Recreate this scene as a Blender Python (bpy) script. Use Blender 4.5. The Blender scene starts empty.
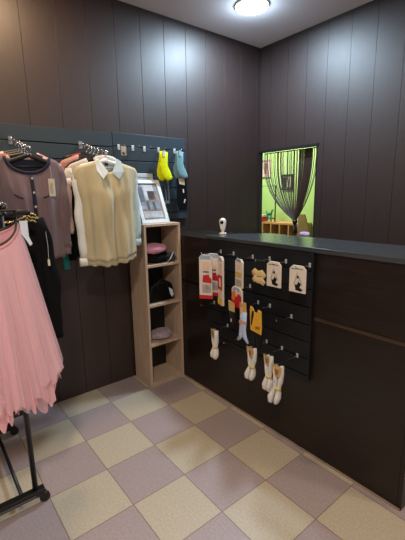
import bpy, bmesh, math, random
from mathutils import Vector, Matrix, noise
random.seed(7)
PI = math.pi
scn = bpy.context.scene
col = scn.collection

# ------------------------------------------------------------------ camera
F, PIT, ROLL, YAW = 364.88, 0.2046, -0.01736, -0.89986
CAM = Vector((2.6074, -2.8168, 1.5))
fw = Vector((math.sin(YAW)*math.cos(PIT), math.cos(YAW)*math.cos(PIT), -math.sin(PIT)))
r_ = Vector((math.cos(YAW), -math.sin(YAW), 0)); u_ = r_.cross(fw)
rr = r_*math.cos(ROLL) + u_*math.sin(ROLL); uu = -r_*math.sin(ROLL) + u_*math.cos(ROLL)
cd = bpy.data.cameras.new('camera'); cam = bpy.data.objects.new('camera', cd); col.objects.link(cam)
cam.matrix_world = Matrix(((rr.x, uu.x, -fw.x, CAM.x), (rr.y, uu.y, -fw.y, CAM.y), (rr.z, uu.z, -fw.z, CAM.z), (0, 0, 0, 1)))
cd.sensor_fit = 'HORIZONTAL'; cd.sensor_width = 36; cd.lens = F/405*36; cd.clip_start = 0.05
scn.camera = cam
# ------------------------------------------------------------------ light & exposure
scn.view_settings.view_transform = 'Standard'; scn.view_settings.look = 'None'
scn.view_settings.gamma = 1; scn.view_settings.use_curve_mapping = False
scn.view_settings.exposure = 0.75
world = bpy.data.worlds.new('world'); scn.world = world; world.use_nodes = True
world.node_tree.nodes['Background'].inputs[0].default_value = (0.5, 0.5, 0.55, 1)
world.node_tree.nodes['Background'].inputs[1].default_value = 0.05
HC = 2.84
# lamp name, x, y, power, colour
LAMPS = [(0.51, -0.65, 25, (0.62, 0.82, 1.0)),
         (0.50, -2.25, 9, (1.0, 0.64, 0.32)),
         (3.05, -0.70, 9, (1.0, 0.88, 0.74)),
         (2.75, -3.05, 32, (1.0, 0.90, 0.78))]

# ------------------------------------------------------------------ helpers
def lin(c):
    return tuple((v/12.92 if v <= 0.04045 else ((v+0.055)/1.055)**2.4) for v in [x/255 for x in c])
MATS = {}
def mat(name, rgb, rough=0.6, metal=0.0, spec=0.5, noise_scale=None, noise_amt=0.15, bump=0.0, bump_scale=200,
        sheen=0.0, alpha=1.0, emit=None, emit_s=0, trans=0.0, stretch=None):
    if name in MATS: return MATS[name]
    m = bpy.data.materials.new(name); m.use_nodes = True; MATS[name] = m
    nt = m.node_tree; b = nt.nodes['Principled BSDF']
    c = lin(rgb)
    b.inputs['Base Color'].default_value = (*c, 1); b.inputs['Roughness'].default_value = rough
    b.inputs['Metallic'].default_value = metal; b.inputs['Specular IOR Level'].default_value = spec
    b.inputs['Alpha'].default_value = alpha
    if sheen: b.inputs['Sheen Weight'].default_value = sheen
    if trans: b.inputs['Transmission Weight'].default_value = trans
    if emit: b.inputs['Emission Color'].default_value = (*lin(emit), 1); b.inputs['Emission Strength'].default_value = emit_s
    tc = nt.nodes.new('ShaderNodeTexCoord')
    mp = nt.nodes.new('ShaderNodeMapping'); nt.links.new(tc.outputs['Object'], mp.inputs[0])
    if stretch: mp.inputs['Scale'].default_value = stretch
    if noise_scale:
        n = nt.nodes.new('ShaderNodeTexNoise'); n.inputs['Scale'].default_value = noise_scale; n.inputs['Detail'].default_value = 4
        nt.links.new(mp.outputs[0], n.inputs['Vector'])
        r = nt.nodes.new('ShaderNodeValToRGB')
        r.color_ramp.elements[0].position = 0.3; r.color_ramp.elements[1].position = 0.7
        r.color_ramp.elements[0].color = (*[max(0, v*(1-noise_amt)) for v in c], 1)
        r.color_ramp.elements[1].color = (*[min(1, v*(1+noise_amt)) for v in c], 1)
        nt.links.new(n.outputs['Fac'], r.inputs[0]); nt.links.new(r.outputs[0], b.inputs['Base Color'])
    if bump:
        n2 = nt.nodes.new('ShaderNodeTexNoise'); n2.inputs['Scale'].default_value = bump_scale; n2.inputs['Detail'].default_value = 3
        nt.links.new(mp.outputs[0], n2.inputs['Vector'])
        bp = nt.nodes.new('ShaderNodeBump'); bp.inputs['Strength'].default_value = bump; bp.inputs['Distance'].default_value = 0.002
        nt.links.new(n2.outputs['Fac'], bp.inputs['Height']); nt.links.new(bp.outputs[0], b.inputs['Normal'])
    return m

def link(name, me, m, parent=None, smooth=False, bevel=0.0):
    o = bpy.data.objects.new(name, me); col.objects.link(o)
    for mm in (m if isinstance(m, (list, tuple)) else [m]): me.materials.append(mm)
    if parent: o.parent = parent
    if smooth: me.polygons.foreach_set('use_smooth', [True]*len(me.polygons))
    if bevel:
        md = o.modifiers.new('bevel', 'BEVEL'); md.width = bevel; md.segments = 2; md.limit_method = 'ANGLE'
    return o
def thing(name, label, cat, loc=(0, 0, 0), rz=0, group=None):
    o = bpy.data.objects.new(name, None); col.objects.link(o); o.empty_display_size = .05
    o.location = loc; o.rotation_euler = (0, 0, rz); o['label'] = label; o['category'] = cat
    if group: o['group'] = group
    return o
def tag(o, label, cat, group=None, kind=None):
    o['label'] = label; o['category'] = cat
    if group: o['group'] = group
    if kind: o['kind'] = kind
    return o
def struct(o): o['kind'] = 'structure'; return o

class MB:
    def __init__(s): s.v = []; s.f = []; s.m = []
    def add(s, vs, fs, mi=0):
        n = len(s.v); s.v += [tuple(v) for v in vs]; s.f += [tuple(i+n for i in f) for f in fs]; s.m += [mi]*len(fs)
    def box(s, a, b, mi=0):
        x0, y0, z0 = a; x1, y1, z1 = b
        s.add([(x0,y0,z0),(x1,y0,z0),(x1,y1,z0),(x0,y1,z0),(x0,y0,z1),(x1,y0,z1),(x1,y1,z1),(x0,y1,z1)],
              [(0,3,2,1),(4,5,6,7),(0,1,5,4),(1,2,6,5),(2,3,7,6),(3,0,4,7)], mi); return s
    def prism(s, pts, d, mi=0):
        """pts: list of 3D points of a flat polygon, d: extrusion vector"""
        n = len(pts); d = Vector(d)
        vs = [Vector(p) for p in pts] + [Vector(p)+d for p in pts]
        s.add(vs, [tuple(range(n-1, -1, -1)), tuple(range(n, 2*n))] + [(i, (i+1) % n, (i+1) % n+n, i+n) for i in range(n)], mi); return s
    def sweep(s, pts, rw, rt=None, nrm=None, n=10, mi=0, cap=True):
        """flattened or round tube: rw radius in plane, rt radius along nrm"""
        pts = [Vector(p) for p in pts]; k = len(pts)
        rw = [rw]*k if not hasattr(rw, '__len__') else rw
        rt = rw if rt is None else ([rt]*k if not hasattr(rt, '__len__') else rt)
        vs = []; ref = Vector(nrm) if nrm else None; prev = None
        for i, p in enumerate(pts):
            t = (pts[min(i+1, k-1)]-pts[max(i-1, 0)]).normalized()
            if ref is not None: b = (ref - t*ref.dot(t)).normalized()
            else:
                if prev is None:
                    a = Vector((0, 0, 1)) if abs(t.z) < .9 else Vector((1, 0, 0)); b = (a - t*a.dot(t)).normalized()
                else: b = (prev - t*prev.dot(t)).normalized()
            prev = b; w = t.cross(b)
            for j in range(n):
                a = 2*PI*j/n; vs.append(p + w*(rw[i]*math.cos(a)) + b*(rt[i]*math.sin(a)))
        fs = [(i*n+j, i*n+(j+1) % n, (i+1)*n+(j+1) % n, (i+1)*n+j) for i in range(k-1) for j in range(n)]
        if cap: fs += [tuple(range(n-1, -1, -1)), tuple(range((k-1)*n, k*n))]
        s.add(vs, fs, mi); return s
    def lathe(s, prof, c=(0,0,0), n=20, mi=0, axis='z'):
        vs = []
        for r, h in prof:
            for j in range(n):
                a = 2*PI*j/n; x, y, z = r*math.cos(a), r*math.sin(a), h
                if axis == 'x': x, y, z = h, x, y
                if axis == 'y': x, y, z = x, h, y
                vs.append((c[0]+x, c[1]+y, c[2]+z))
        k = len(prof)
        fs = [(i*n+j, i*n+(j+1) % n, (i+1)*n+(j+1) % n, (i+1)*n+j) for i in range(k-1) for j in range(n)]
        fs += [tuple(range(n-1, -1, -1)), tuple(range((k-1)*n, k*n))]
        s.add(vs, fs, mi); return s
    def ball(s, c, r, n=10, mi=0, sc=(1,1,1)):
        prof = []
        vs = []; k = 7
        for i in range(k):
            ph = PI*(i+.5)/k - PI/2
            for j in range(n):
                a = 2*PI*j/n; vs.append((c[0]+r*sc[0]*math.cos(ph)*math.cos(a), c[1]+r*sc[1]*math.cos(ph)*math.sin(a), c[2]+r*sc[2]*math.sin(ph)))
        fs = [(i*n+j, i*n+(j+1) % n, (i+1)*n+(j+1) % n, (i+1)*n+j) for i in range(k-1) for j in range(n)]
        fs += [tuple(range(n-1, -1, -1)), tuple(range((k-1)*n, k*n))]
        s.add(vs, fs, mi); return s
    def grid(s, fn, nu, nv, mi=0, wrap=False):
        vs = [fn(i/nu, j/nv) for j in range(nv+1) for i in range(nu+1)]
        fs = [(j*(nu+1)+i, j*(nu+1)+i+1, (j+1)*(nu+1)+i+1, (j+1)*(nu+1)+i) for j in range(nv) for i in range(nu)]
        s.add(vs, fs, mi); return s
    def build(s, name, m, parent=None, smooth=False, bevel=0.0, weld=False):
        me = bpy.data.meshes.new(name); me.from_pydata(s.v, [], s.f)
        me.polygons.foreach_set('material_index', s.m)
        bm = bmesh.new(); bm.from_mesh(me)
        if weld: bmesh.ops.remove_doubles(bm, verts=bm.verts, dist=1e-5)
        bmesh.ops.recalc_face_normals(bm, faces=bm.faces); bm.to_mesh(me); bm.free(); me.update()
        return link(name, me, m, parent, smooth, bevel)
def shade_auto(o):
    me = o.data
    me.polygons.foreach_set('use_smooth', [True]*len(me.polygons))

# ------------------------------------------------------------------ materials of the setting
WENGE = mat('dark_wenge_panel', (44, 29, 27), 0.50, spec=0.7, noise_scale=9, noise_amt=0.22, bump=0.25, bump_scale=30, stretch=(14, 14, 0.8))
GROOVE = mat('panel_groove', (24, 20, 20), 0.6)
CEIL = mat('ceiling_paint', (232, 226, 230), 0.85)
LAMINATE = mat('counter_laminate', (30, 21, 17), 0.34, spec=0.4, noise_scale=8, noise_amt=0.35, bump=0.12, bump_scale=25, stretch=(0.9, 14, 14))
SLAT = mat('slate_blue_slat', (46, 58, 67), 0.45, spec=0.45, noise_scale=4, noise_amt=0.06)
SLATB = mat('black_slat', (20, 21, 24), 0.42, spec=0.4, noise_scale=4, noise_amt=0.06)
DARK = mat('dark_gap', (10, 11, 13), 0.7)
CHROME = mat('chrome', (210, 210, 215), 0.22, metal=1.0)
OAK = mat('light_oak', (192, 166, 142), 0.5, noise_scale=6, noise_amt=0.14, bump=0.1, stretch=(9, 9, 0.7))
BLACKP = mat('black_plastic', (16, 16, 18), 0.4)
BLACKM = mat('black_metal', (20, 19, 20), 0.38)

# floor: checker of two stone-look tiles, with grout
S, X0, Y0 = 0.31024, 0.2493, -1.8349
def floor_mat():
    m = bpy.data.materials.new('checker_tile'); m.use_nodes = True; nt = m.node_tree; N = nt.nodes.new; L = nt.links.new
    b = nt.nodes['Principled BSDF']
    g = N('ShaderNodeNewGeometry'); mp = N('ShaderNodeMapping'); mp.inputs['Location'].default_value = (-X0/S+1, -Y0/S, 0.5); mp.inputs['Scale'].default_value = (1/S, 1/S, 0)
    L(g.outputs['Position'], mp.inputs[0])
    ch = N('ShaderNodeTexChecker'); ch.inputs['Scale'].default_value = 1; L(mp.outputs[0], ch.inputs[0])
    ch.inputs['Color1'].default_value = (1,1,1,1); ch.inputs['Color2'].default_value = (0,0,0,1)
    n1 = N('ShaderNodeTexNoise'); n1.inputs['Scale'].default_value = 90; n1.inputs['Detail'].default_value = 3; L(g.outputs['Position'], n1.inputs['Vector'])
    n2 = N('ShaderNodeTexNoise'); n2.inputs['Scale'].default_value = 3.5; L(g.outputs['Position'], n2.inputs['Vector'])
    def ramp(a, c):
        r = N('ShaderNodeValToRGB'); r.color_ramp.elements[0].position = .32; r.color_ramp.elements[1].position = .68
        r.color_ramp.elements[0].color = (*lin(a), 1); r.color_ramp.elements[1].color = (*lin(c), 1); L(n1.outputs['Fac'], r.inputs[0]); return r
    ra = ramp((172, 160, 140), (186, 175, 155)); rb = ramp((150, 135, 133), (165, 150, 150))
    mx = N('ShaderNodeMix'); mx.data_type = 'RGBA'; L(ch.outputs['Fac'], mx.inputs['Factor']); L(rb.outputs[0], mx.inputs['A']); L(ra.outputs[0], mx.inputs['B'])
    # grout
    sp = N('ShaderNodeSeparateXYZ'); L(mp.outputs[0], sp.inputs[0])
    outs = []
    for ax in 'XY':
        fr = N('ShaderNodeMath'); fr.operation = 'FRACT'; L(sp.outputs[ax], fr.inputs[0])
        s1 = N('ShaderNodeMath'); s1.operation = 'SUBTRACT'; s1.inputs[1].default_value = .5; L(fr.outputs[0], s1.inputs[0])
        ab = N('ShaderNodeMath'); ab.operation = 'ABSOLUTE'; L(s1.outputs[0], ab.inputs[0])
        gt = N('ShaderNodeMath'); gt.operation = 'GREATER_THAN'; gt.inputs[1].default_value = 0.4935; L(ab.outputs[0], gt.inputs[0]); outs.append(gt)
    mxm = N('ShaderNodeMath'); mxm.operation = 'MAXIMUM'; L(outs[0].outputs[0], mxm.inputs[0]); L(outs[1].outputs[0], mxm.inputs[1])
    mg = N('ShaderNodeMix'); mg.data_type = 'RGBA'; L(mxm.outputs[0], mg.inputs['Factor']); L(mx.outputs['Result'], mg.inputs['A']); mg.inputs['B'].default_value = (*lin((118, 98, 82)), 1)
    L(mg.outputs['Result'], b.inputs['Base Color'])
    rg = N('ShaderNodeMath'); rg.operation = 'MULTIPLY_ADD'; rg.inputs[1].default_value = 0.12; rg.inputs[2].default_value = 0.40; L(n2.outputs['Fac'], rg.inputs[0]); L(rg.outputs[0], b.inputs['Roughness'])
    bp = N('ShaderNodeBump'); bp.inputs['Strength'].default_value = .15; bp.inputs['Distance'].default_value = .002
    L(n1.outputs['Fac'], bp.inputs['Height']); L(bp.outputs[0], b.inputs['Normal'])
    return m

# ------------------------------------------------------------------ the setting
RX, RY = 4.6, -5.2          # room extents
struct(MB().box((-0.12, RY, -0.1), (RX, 0.03, 0)).build('floor', floor_mat()))
struct(MB().box((-0.12, RY, HC), (RX, 0.03, HC+.1)).build('ceiling', CEIL))
def panel_wall_x(name):
    m = MB(); m.box((-0.12, RY, 0), (-0.012, 0.03, HC), 1)
    y = -0.052; edges = [0.0]
    while y > RY: edges.append(y); y -= 0.2075
    edges.append(RY)
    for a, b in zip(edges[:-1], edges[1:]): m.box((-0.012, b+.0011, 0), (0, a-.0011, HC))
    return m.build(name, [WENGE, GROOVE], bevel=0.0012)
struct(panel_wall_x('wall_left'))
WX0, WX1, WZ0, WZ1 = 0.013, 0.668, 1.10, 1.893
def panel_wall_y():
    m = MB()
    def clip(x0, x1, y0, y1, mi):
        # wall with the pass-through cut out
        if x1 <= WX0 or x0 >= WX1: m.box((x0, y0, 0), (x1, y1, HC), mi); return
        a, b = max(x0, WX0), min(x1, WX1)
        if x0 < a: m.box((x0, y0, 0), (a, y1, HC), mi)
        if b < x1: m.box((b, y0, 0), (x1, y1, HC), mi)
        m.box((a, y0, 0), (b, y1, WZ0), mi); m.box((a, y0, WZ1), (b, y1, HC), mi)
    clip(0, RX, 0.012, 0.03, 1)
    x = 0.131; edges = [0.0]
    while x < RX: edges.append(x); x += 0.1995
    edges.append(RX)
    for a, b in zip(edges[:-1], edges[1:]): clip(a+.0011, b-.0011, 0, 0.012, 0)
    return m.build('wall_back', [WENGE, GROOVE])
struct(panel_wall_y())
wp = mat('plain_wall_paint', (200, 192, 186), 0.8)
struct(MB().box((RX, RY, 0), (RX+.1, 0.03, HC)).build('wall_right', wp))
struct(MB().box((-0.12, RY-.1, 0), (RX+.1, RY, HC)).build('wall_front', wp))
# pass-through frame
m = MB()
m.box((WX0-.012, -.012, WZ1-.004), (WX1+.014, .034, WZ1+.022)); m.box((WX0-.004, -.004, WZ0), (WX0+.006, .034, WZ1)); m.box((WX1-.006, -.004, WZ0), (WX1+.004, .034, WZ1))
m.box((WX0-.006, -.012, WZ0-.02), (WX1+.006, .034, WZ0))
struct(m.build('trim_1', mat('window_trim', (34, 31, 34), 0.35), bevel=.002))

# the room behind the pass-through
GREEN = mat('lime_wall_paint', (172, 204, 132), 0.8)
m = MB(); m.box((-2.6, 1.55, 0), (1.2, 1.65, 2.7)); m.box((-2.7, 0.031, 0), (-2.6, 1.65, 2.7)); m.box((1.2, 0.031, 0), (1.3, 1.65, 2.7)); m.box((-2.6, 0.031, 0), (-0.121, 0.05, 2.7))
struct(m.build('wall_green_room', GREEN))
struct(MB().box((-2.7, 0.031, -0.1), (1.3, 1.65, 0)).build('floor_green_room', mat('beige_floor', (150, 135, 115), .6)))
struct(MB().box((-2.7, 0.031, 2.7), (1.3, 1.65, 2.8)).build('ceiling_green_room', mat('white_ceiling', (235, 235, 230), .8)))

# ------------------------------------------------------------------ ceiling lights
DIFF = mat('lamp_diffuser', (255, 255, 255), .5, emit=(235, 244, 255), emit_s=9)
WHITE = mat('white_plastic', (232, 232, 230), .4)
LL = ['round flush ceiling light shining cool white above the pass-through corner', 'round flush ceiling light shining warm above the clothes rack',
      'round flush ceiling light above the right end of the counter', 'round flush ceiling light in the middle of the shop ceiling']
for (x, y, pw, c), lb in zip(LAMPS, LL):
    t = thing('ceiling_light', lb, 'light', (x, y, HC), 0, 'round ceiling lights')
    MB().lathe([(0.124, 0), (0.126, -.004), (0.124, -.010), (0.121, -.012), (0.119, -.011), (0.118, 0)], n=40).build('frame', WHITE, t, smooth=True)
    MB().lathe([(0.118, -.004), (0.117, -.012), (0.06, -.014), (0.001, -.014)], n=40).build('diffuser', DIFF, t)
    ld = bpy.data.lights.new('lamp_glow', 'AREA'); ld.shape = 'DISK'; ld.size = .22; ld.energy = pw; ld.color = c
    lo = bpy.data.objects.new('lamp_glow', ld); col.objects.link(lo); lo.parent = t; lo.location = (0, 0, -.02)
    pd = bpy.data.lights.new('side_glow', 'POINT'); pd.energy = pw*.10; pd.color = c; pd.shadow_soft_size = .05
    po = bpy.data.objects.new('side_glow', pd); col.objects.link(po); po.parent = t; po.location = (0, 0, -.09)
t = thing('ceiling_light', 'round ceiling light of the green room seen through the pass-through', 'light', (-0.9, 0.85, 2.7))
MB().lathe([(0.17, 0), (0.17, -.02), (0.15, -.03)], n=32).build('frame', WHITE, t, smooth=True)
MB().lathe([(0.148, -.02), (0.148, -.031), (0.001, -.032)], n=32).build('diffuser', DIFF, t)
ld = bpy.data.lights.new('lamp_glow', 'AREA'); ld.shape = 'DISK'; ld.size = .28; ld.energy = 24; ld.color = (1, .96, .88)
lo = bpy.data.objects.new('lamp_glow', ld); col.objects.link(lo); lo.parent = t; lo.location = (0, 0, -.04)

# ------------------------------------------------------------------ counter
CY, CZ, CX1 = -1.176, 1.190, 2.032
t = thing('counter', 'dark brown wood-grain shop counter with a glossy dark top', 'counter', (1.0, CY, 0))
def W(o, parent):      # keep world coordinates under an unrotated parent
    o.location = Vector(o.location) - parent.location; return o
m = MB()
m.box((0.002, CY, 0), (CX1-.02, CY+.018, 0.822)); m.box((0.002, CY, 0.838), (CX1-.02, CY+.018, CZ))
m.box((0.002, CY+.018, 0.0), (CX1-.02, CY+.022, CZ), 1)
W(m.build('front_panel', [LAMINATE, GROOVE], t, bevel=.0015), t)
W(MB().box((CX1-.019, CY-.001, 0), (CX1, CY+.40, CZ)).build('end_panel', LAMINATE, t, bevel=.0015), t)
W(MB().box((0.002, CY+.385, 0), (CX1-.02, CY+.40, CZ)).build('back_panel', LAMINATE, t), t)
W(MB().box((0.002, CY+.0225, CZ-.02), (0.60, CY+.384, CZ)).build('side_top_panel', LAMINATE, t), t)
m = MB(); m.box((1.508, CY-.004, 0.8225), (CX1-.02, CY+.0, 0.829)); m.box((1.508, CY-.004, 0.832), (CX1-.02, CY+.0, 0.8375))
o = W(m.build('trim_strip', mat('bronze_trim', (72, 54, 42), .4), t), t); o['label'] = 'thin bronze double trim strip'
W(MB().box((0.28, CY-.007, 0), (CX1-.005, CY-.001, 0.010)).build('plinth_strip', mat('beige_strip', (150, 132, 112), .5), t), t)
pts = [(0.592, -1.192, CZ+.001), (2.06, -1.192, CZ+.001), (2.06, -0.80, CZ+.001), (0.86, -0.80, CZ+.001), (0.74, -0.93, CZ+.001)]
TOPM = mat('dark_gloss_top', (56, 62, 66), 0.22, spec=0.7, noise_scale=7, noise_amt=0.12, stretch=(1, 8, 8))
o = W(MB().prism(pts, (0, 0, .0265)).build('countertop', TOPM, t, bevel=.004), t); o['label'] = 'glossy dark grey top with an angled left corner'

# ------------------------------------------------------------------ slatwall panels
def slat_panel_x(y0, y1, z0, z1, label, mt, zoff=0):
    m = MB(); m.box((0.0005, y0, z0), (0.012, y1, z1), 1)
    z = z1
    while z > z0+.01:
        zb = max(z0, z-.1+.007); m.box((0.012, y0, zb), (0.024, y1, z)); m.box((0.012, y0+.001, zb-.0), (0.019, y1-.001, zb), 1); z -= .1
    return tag(m.build('slatwall_panel', [mt, DARK], bevel=.0012), label, 'slatwall')
slat_panel_x(-2.80, -1.583, 1.24, 1.945, 'slate grey slatwall panel on the wall behind the mauve cardigan', SLAT)
slat_panel_x(-1.579, -0.925, 1.30, 1.953, 'slate blue slatwall panel above the oak shelf, holding the yellow socks', SLAT)
m = MB(); SY = CY-.001
PX0, PX1, PZ0, PZ1 = 0.625, 1.497, 0.462, 1.188
m.box((PX0, SY-.010, PZ0), (PX1, SY, PZ1), 1)
z = PZ1
while z > PZ0+.01:
    zb = max(PZ0, z-.0995+.006); m.box((PX0, SY-.022, zb), (PX1, SY-.010, z)); z -= .0995
m.box((PX1, SY-.023, PZ0), (PX1+.006, SY, PZ1), 0)
tag(m.build('slatwall_panel', [SLATB, DARK], bevel=.0012), 'black slatwall panel on the counter front with socks on hooks', 'slatwall')
FY = SY-.022            # front face of the counter slatwall

# ------------------------------------------------------------------ oak shelf unit
SX, SYA, SYB, SH = 0.277, -1.502, -1.182, 1.29
t = thing('shelf_unit', 'narrow open light oak shelf tower against the dark wall', 'shelf', (0.14, -1.34, 0))
T = .018
for y in (SYA, SYB-T): W(MB().box((0.026, y, 0), (SX, y+T, SH-T)).build('side_panel', OAK, t, bevel=.001), t)
W(MB().box((0.026, SYA, SH-T+.0002), (SX, SYB, SH)).build('top_panel', OAK, t, bevel=.001), t)
SHZ = [0.985, 0.675, 0.355, 0.035]
for z in SHZ: W(MB().box((0.028, SYA+T+.0003, z-T), (SX-.003, SYB-T-.0003, z)).build('shelf_board', OAK, t, bevel=.001), t)
W(MB().box((SX-.02, SYA+T+.0003, 0), (SX-.006, SYB-T-.0003, SHZ[-1]-T-.0005)).build('plinth', OAK, t), t)
W(MB().box((0.0262, SYA+T+.0003, 0.04), (0.0278, SYB-T-.0003, SH-T)).build('back_panel', mat('black_back', (14, 13, 13), .5), t), t)

# ------------------------------------------------------------------ generic cloth things
def fabric(name, rgb, **k):
    k.setdefault('spec', .15); k.setdefault('rough', .85); k.setdefault('bump', .5); k.setdefault('bump_scale', 260); k.setdefault('sheen', .25); k.setdefault('noise_scale', 12); k.setdefault('noise_amt', .07)
    return mat(name, rgb, **k)

class Garment:
    """front/back sheets in local coords: X = out from wall, Y = lateral, Z down from 0 at neck point"""
    def __init__(s, wsh, whem, length, neck=.07, dip=.07, slope=.25, depth=.05, seed=0, folds=5, amp=.012, uneven=.0, backdip=.01):
        s.__dict__.update(locals())
    def top(s, q, front):
        X = abs(q)*s.wsh
        if X < s.neck:
            d = s.dip if front else s.backdip
            return -d*math.sqrt(max(0, 1-(X/s.neck)**2))
        return -(X-s.neck)*s.slope - .03*max(0, (X-s.wsh+.03)/.03)**2
    def pt(s, q, t, front=True, off=0):
        tt = t
        z0 = s.top(q, front); zh = -s.length + s.uneven*math.sin(q*2.3+s.seed) + .004*math.sin(q*17+s.seed)
        z = z0*(1-tt)+zh*tt
        k = min(1, tt*2.2); k = k*k*(3-2*k)
        w = s.wsh*(1-k)+s.whem*k
        w *= 1+.03*math.sin(tt*7+s.seed)*tt
        e = max(0, 1-abs(q)**2.6)**.5
        dep = (.012+(s.depth-.012)*min(1, tt*3+ .15))*e
        a = s.amp*min(1, tt*2+.12)*e
        wr = a*(math.sin(q*s.folds*1.9+s.seed*1.7+tt*1.3)+.6*math.sin(q*s.folds*3.7+s.seed*3.1-tt*2.1)) + .5*a*math.sin(tt*9+q*3+s.seed)
        x = (dep+wr+off) if front else -(dep*.8+wr*.6)+off*-1
        return Vector((x, q*w, z))
    def body(s, name, m, parent, nu=44, nv=26):
        mb = MB()
        mb.grid(lambda u, v: s.pt(2*u-1, v, True), nu, nv); mb.grid(lambda u, v: s.pt(1-2*u, v, False), nu, nv)
        o = mb.build(name, m, parent, smooth=True, weld=True)
        sd = o.modifiers.new('thick', 'SOLIDIFY'); sd.thickness = .002
        return o
    def sleeve(s, name, m, parent, side, length, spread=.03, r0=.055, r1=.035, fwd=.0, cuff=None, bend=0.0):
        sh = Vector((0, side*(s.wsh-.012), -(s.wsh-s.neck)*s.slope-.03))
        pts = []; rw = []; rt = []; n = 18
        for i in range(n+1):
            t = i/n
            p = sh + Vector((fwd*t + .006*math.sin(t*9+s.seed+side), side*(spread*math.sin(min(1, t*1.6)*PI/2) + bend*t*t + .004*math.sin(t*13+s.seed)), -length*t + .018*(1-t)*(0 if t else 1)))
            f = 1+.10*math.sin(t*21+s.seed*2+side)*(.3+t*.7)
            pts.append(p); g = min(1, .5+t*4)
            rw.append((r0*(1-t)+r1*t)*f*g); rt.append((r0*(1-t)+r1*t)*.62*g*(1+.12*math.sin(t*17+s.seed)))
        mb = MB().sweep(pts, rw, rt, nrm=(1, 0, 0), n=16)
        o = mb.build(name, m, parent, smooth=True)
        if cuff:
            p = pts[-1]; d = (pts[-1]-pts[-2]).normalized()
            MB().sweep([p-d*.0, p+d*.025, p+d*.045], [r1*.86, r1*.84, r1*.86], [r1*.55]*3, nrm=(1, 0, 0), n=16).build('cuff', cuff, o, smooth=True)
        return o
    def strip(s, name, m, parent, pts_qt, halfw, off=.004, thick=.002):
        """ribbon following the front surface; pts as (q,t)"""
        mb = MB(); P = [s.pt(q, t, True, off) for q, t in pts_qt]
        mb.sweep(P, halfw, thick, nrm=(1, 0, 0), n=8)
        return mb.build(name, m, parent, smooth=True)

def hanger(label, loc, half=.19, drop=.05, mt=BLACKP, group=None, clips=False, yaw=0, hook_h=.040):
    """loc = the point where the hook rests on the arm; the neck of the hanger is hook_h+.. below"""
    t = thing('clothes_hanger', label, 'hanger', loc, yaw, group)
    n = 14; hk = []
    R = .016
    for i in range(n+1):
        a = -PI*.15 + (PI*1.15+.15)*i/n
        hk.append((0, R*math.cos(PI-a)*1.0, -R*.0 + R*math.sin(a)-R*.8))
    hk += [(0, R*.6, -R*1.1-.004), (0, 0, -R*1.1-.010), (0, 0, -hook_h)]
    MB().sweep(hk, .0022, n=8).build('hook', CHROME, t, smooth=True)
    P = [(0, 0, -hook_h+.004), (0, half*.12, -hook_h-.008), (0, half*.5, -hook_h-drop*.5), (0, half*.9, -hook_h-drop*.92), (0, half, -hook_h-drop*1.1)]
    m = MB()
    for sgn in (1, -1): m.sweep([(p[0], p[1]*sgn, p[2]) for p in P], ([.006]*5 if clips else [.012, .012, .012, .013, .008]), ([.005]*5 if clips else [.007, .007, .008, .011, .006]), nrm=(1, 0, 0), n=10)
    if not clips: m.sweep([(0, -half*.86, -hook_h-drop*.98), (0, half*.86, -hook_h-drop*.98)], .0035, n=8)
    m.build('frame', mt, t, smooth=True)
    if clips:
        for sgn in (1, -1):
            y = sgn*half*.8; z = -hook_h-drop*1.0
            MB().box((-.006, y-.008, z-.055), (.008, y+.008, z+.006)).box((.008, y-.006, z-.02), (.018, y+.006, z+.0)).build('clip', mt, t, bevel=.001)
    return t

def waterfall(y, label, lx=.42, drop=.10, z0=1.852, balls=7):
    t = thing('waterfall_arm', label, 'display arm', (0.0245, y, z0), 0)
    MB().box((0, -.012, -.03), (.004, .012, .018)).build('wall_plate', CHROME, t, bevel=.001)
    P = [(0.002+lx*i/8, 0, .0-drop*i/8) for i in range(9)]
    P.append((lx+.003, 0, -drop+.014)); MB().sweep(P, .005, n=10).build('arm', CHROME, t, smooth=True)
    for i in range(balls): f = (i+.7)/balls; MB().ball((lx*f, 0, -drop*f+.010), .006).build('stop_ball', CHROME, t, smooth=True)
    return t
def arm_pt(y, x, lx=.42, drop=.10, z0=1.852):
    f = (x-.0245)/lx; return Vector((x, y, z0-drop*f+.0035))

def price_tag(parent, loc, w=.03, h=.075, mt=None, string=.05, yaw=0.0, lines=True):
    mt = mt or mat('cream_card', (212, 204, 180), .6)
    x, y, z = loc
    m = MB(); m.box((x-.0008, y-w/2, z-h), (x+.0008, y+w/2, z))
    o = m.build('price_tag', mt, parent, bevel=.0005)
    k = MB()
    for i in range(3): k.box((x+.0009, y-w*.3+.006*i, z-h*.85), (x+.0014, y-w*.3+.0022+.006*i, z-h*.25))
    if lines: k.build('print', mat('grey_print', (120, 112, 100), .7), o)
    MB().sweep([(x, y, z-.006), (x, y+.003, z+string*.5), (x-.002, y, z+string)], .0007, n=5).build('string', mat('white_thread', (225, 225, 220), .7), o)
    return o

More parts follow.
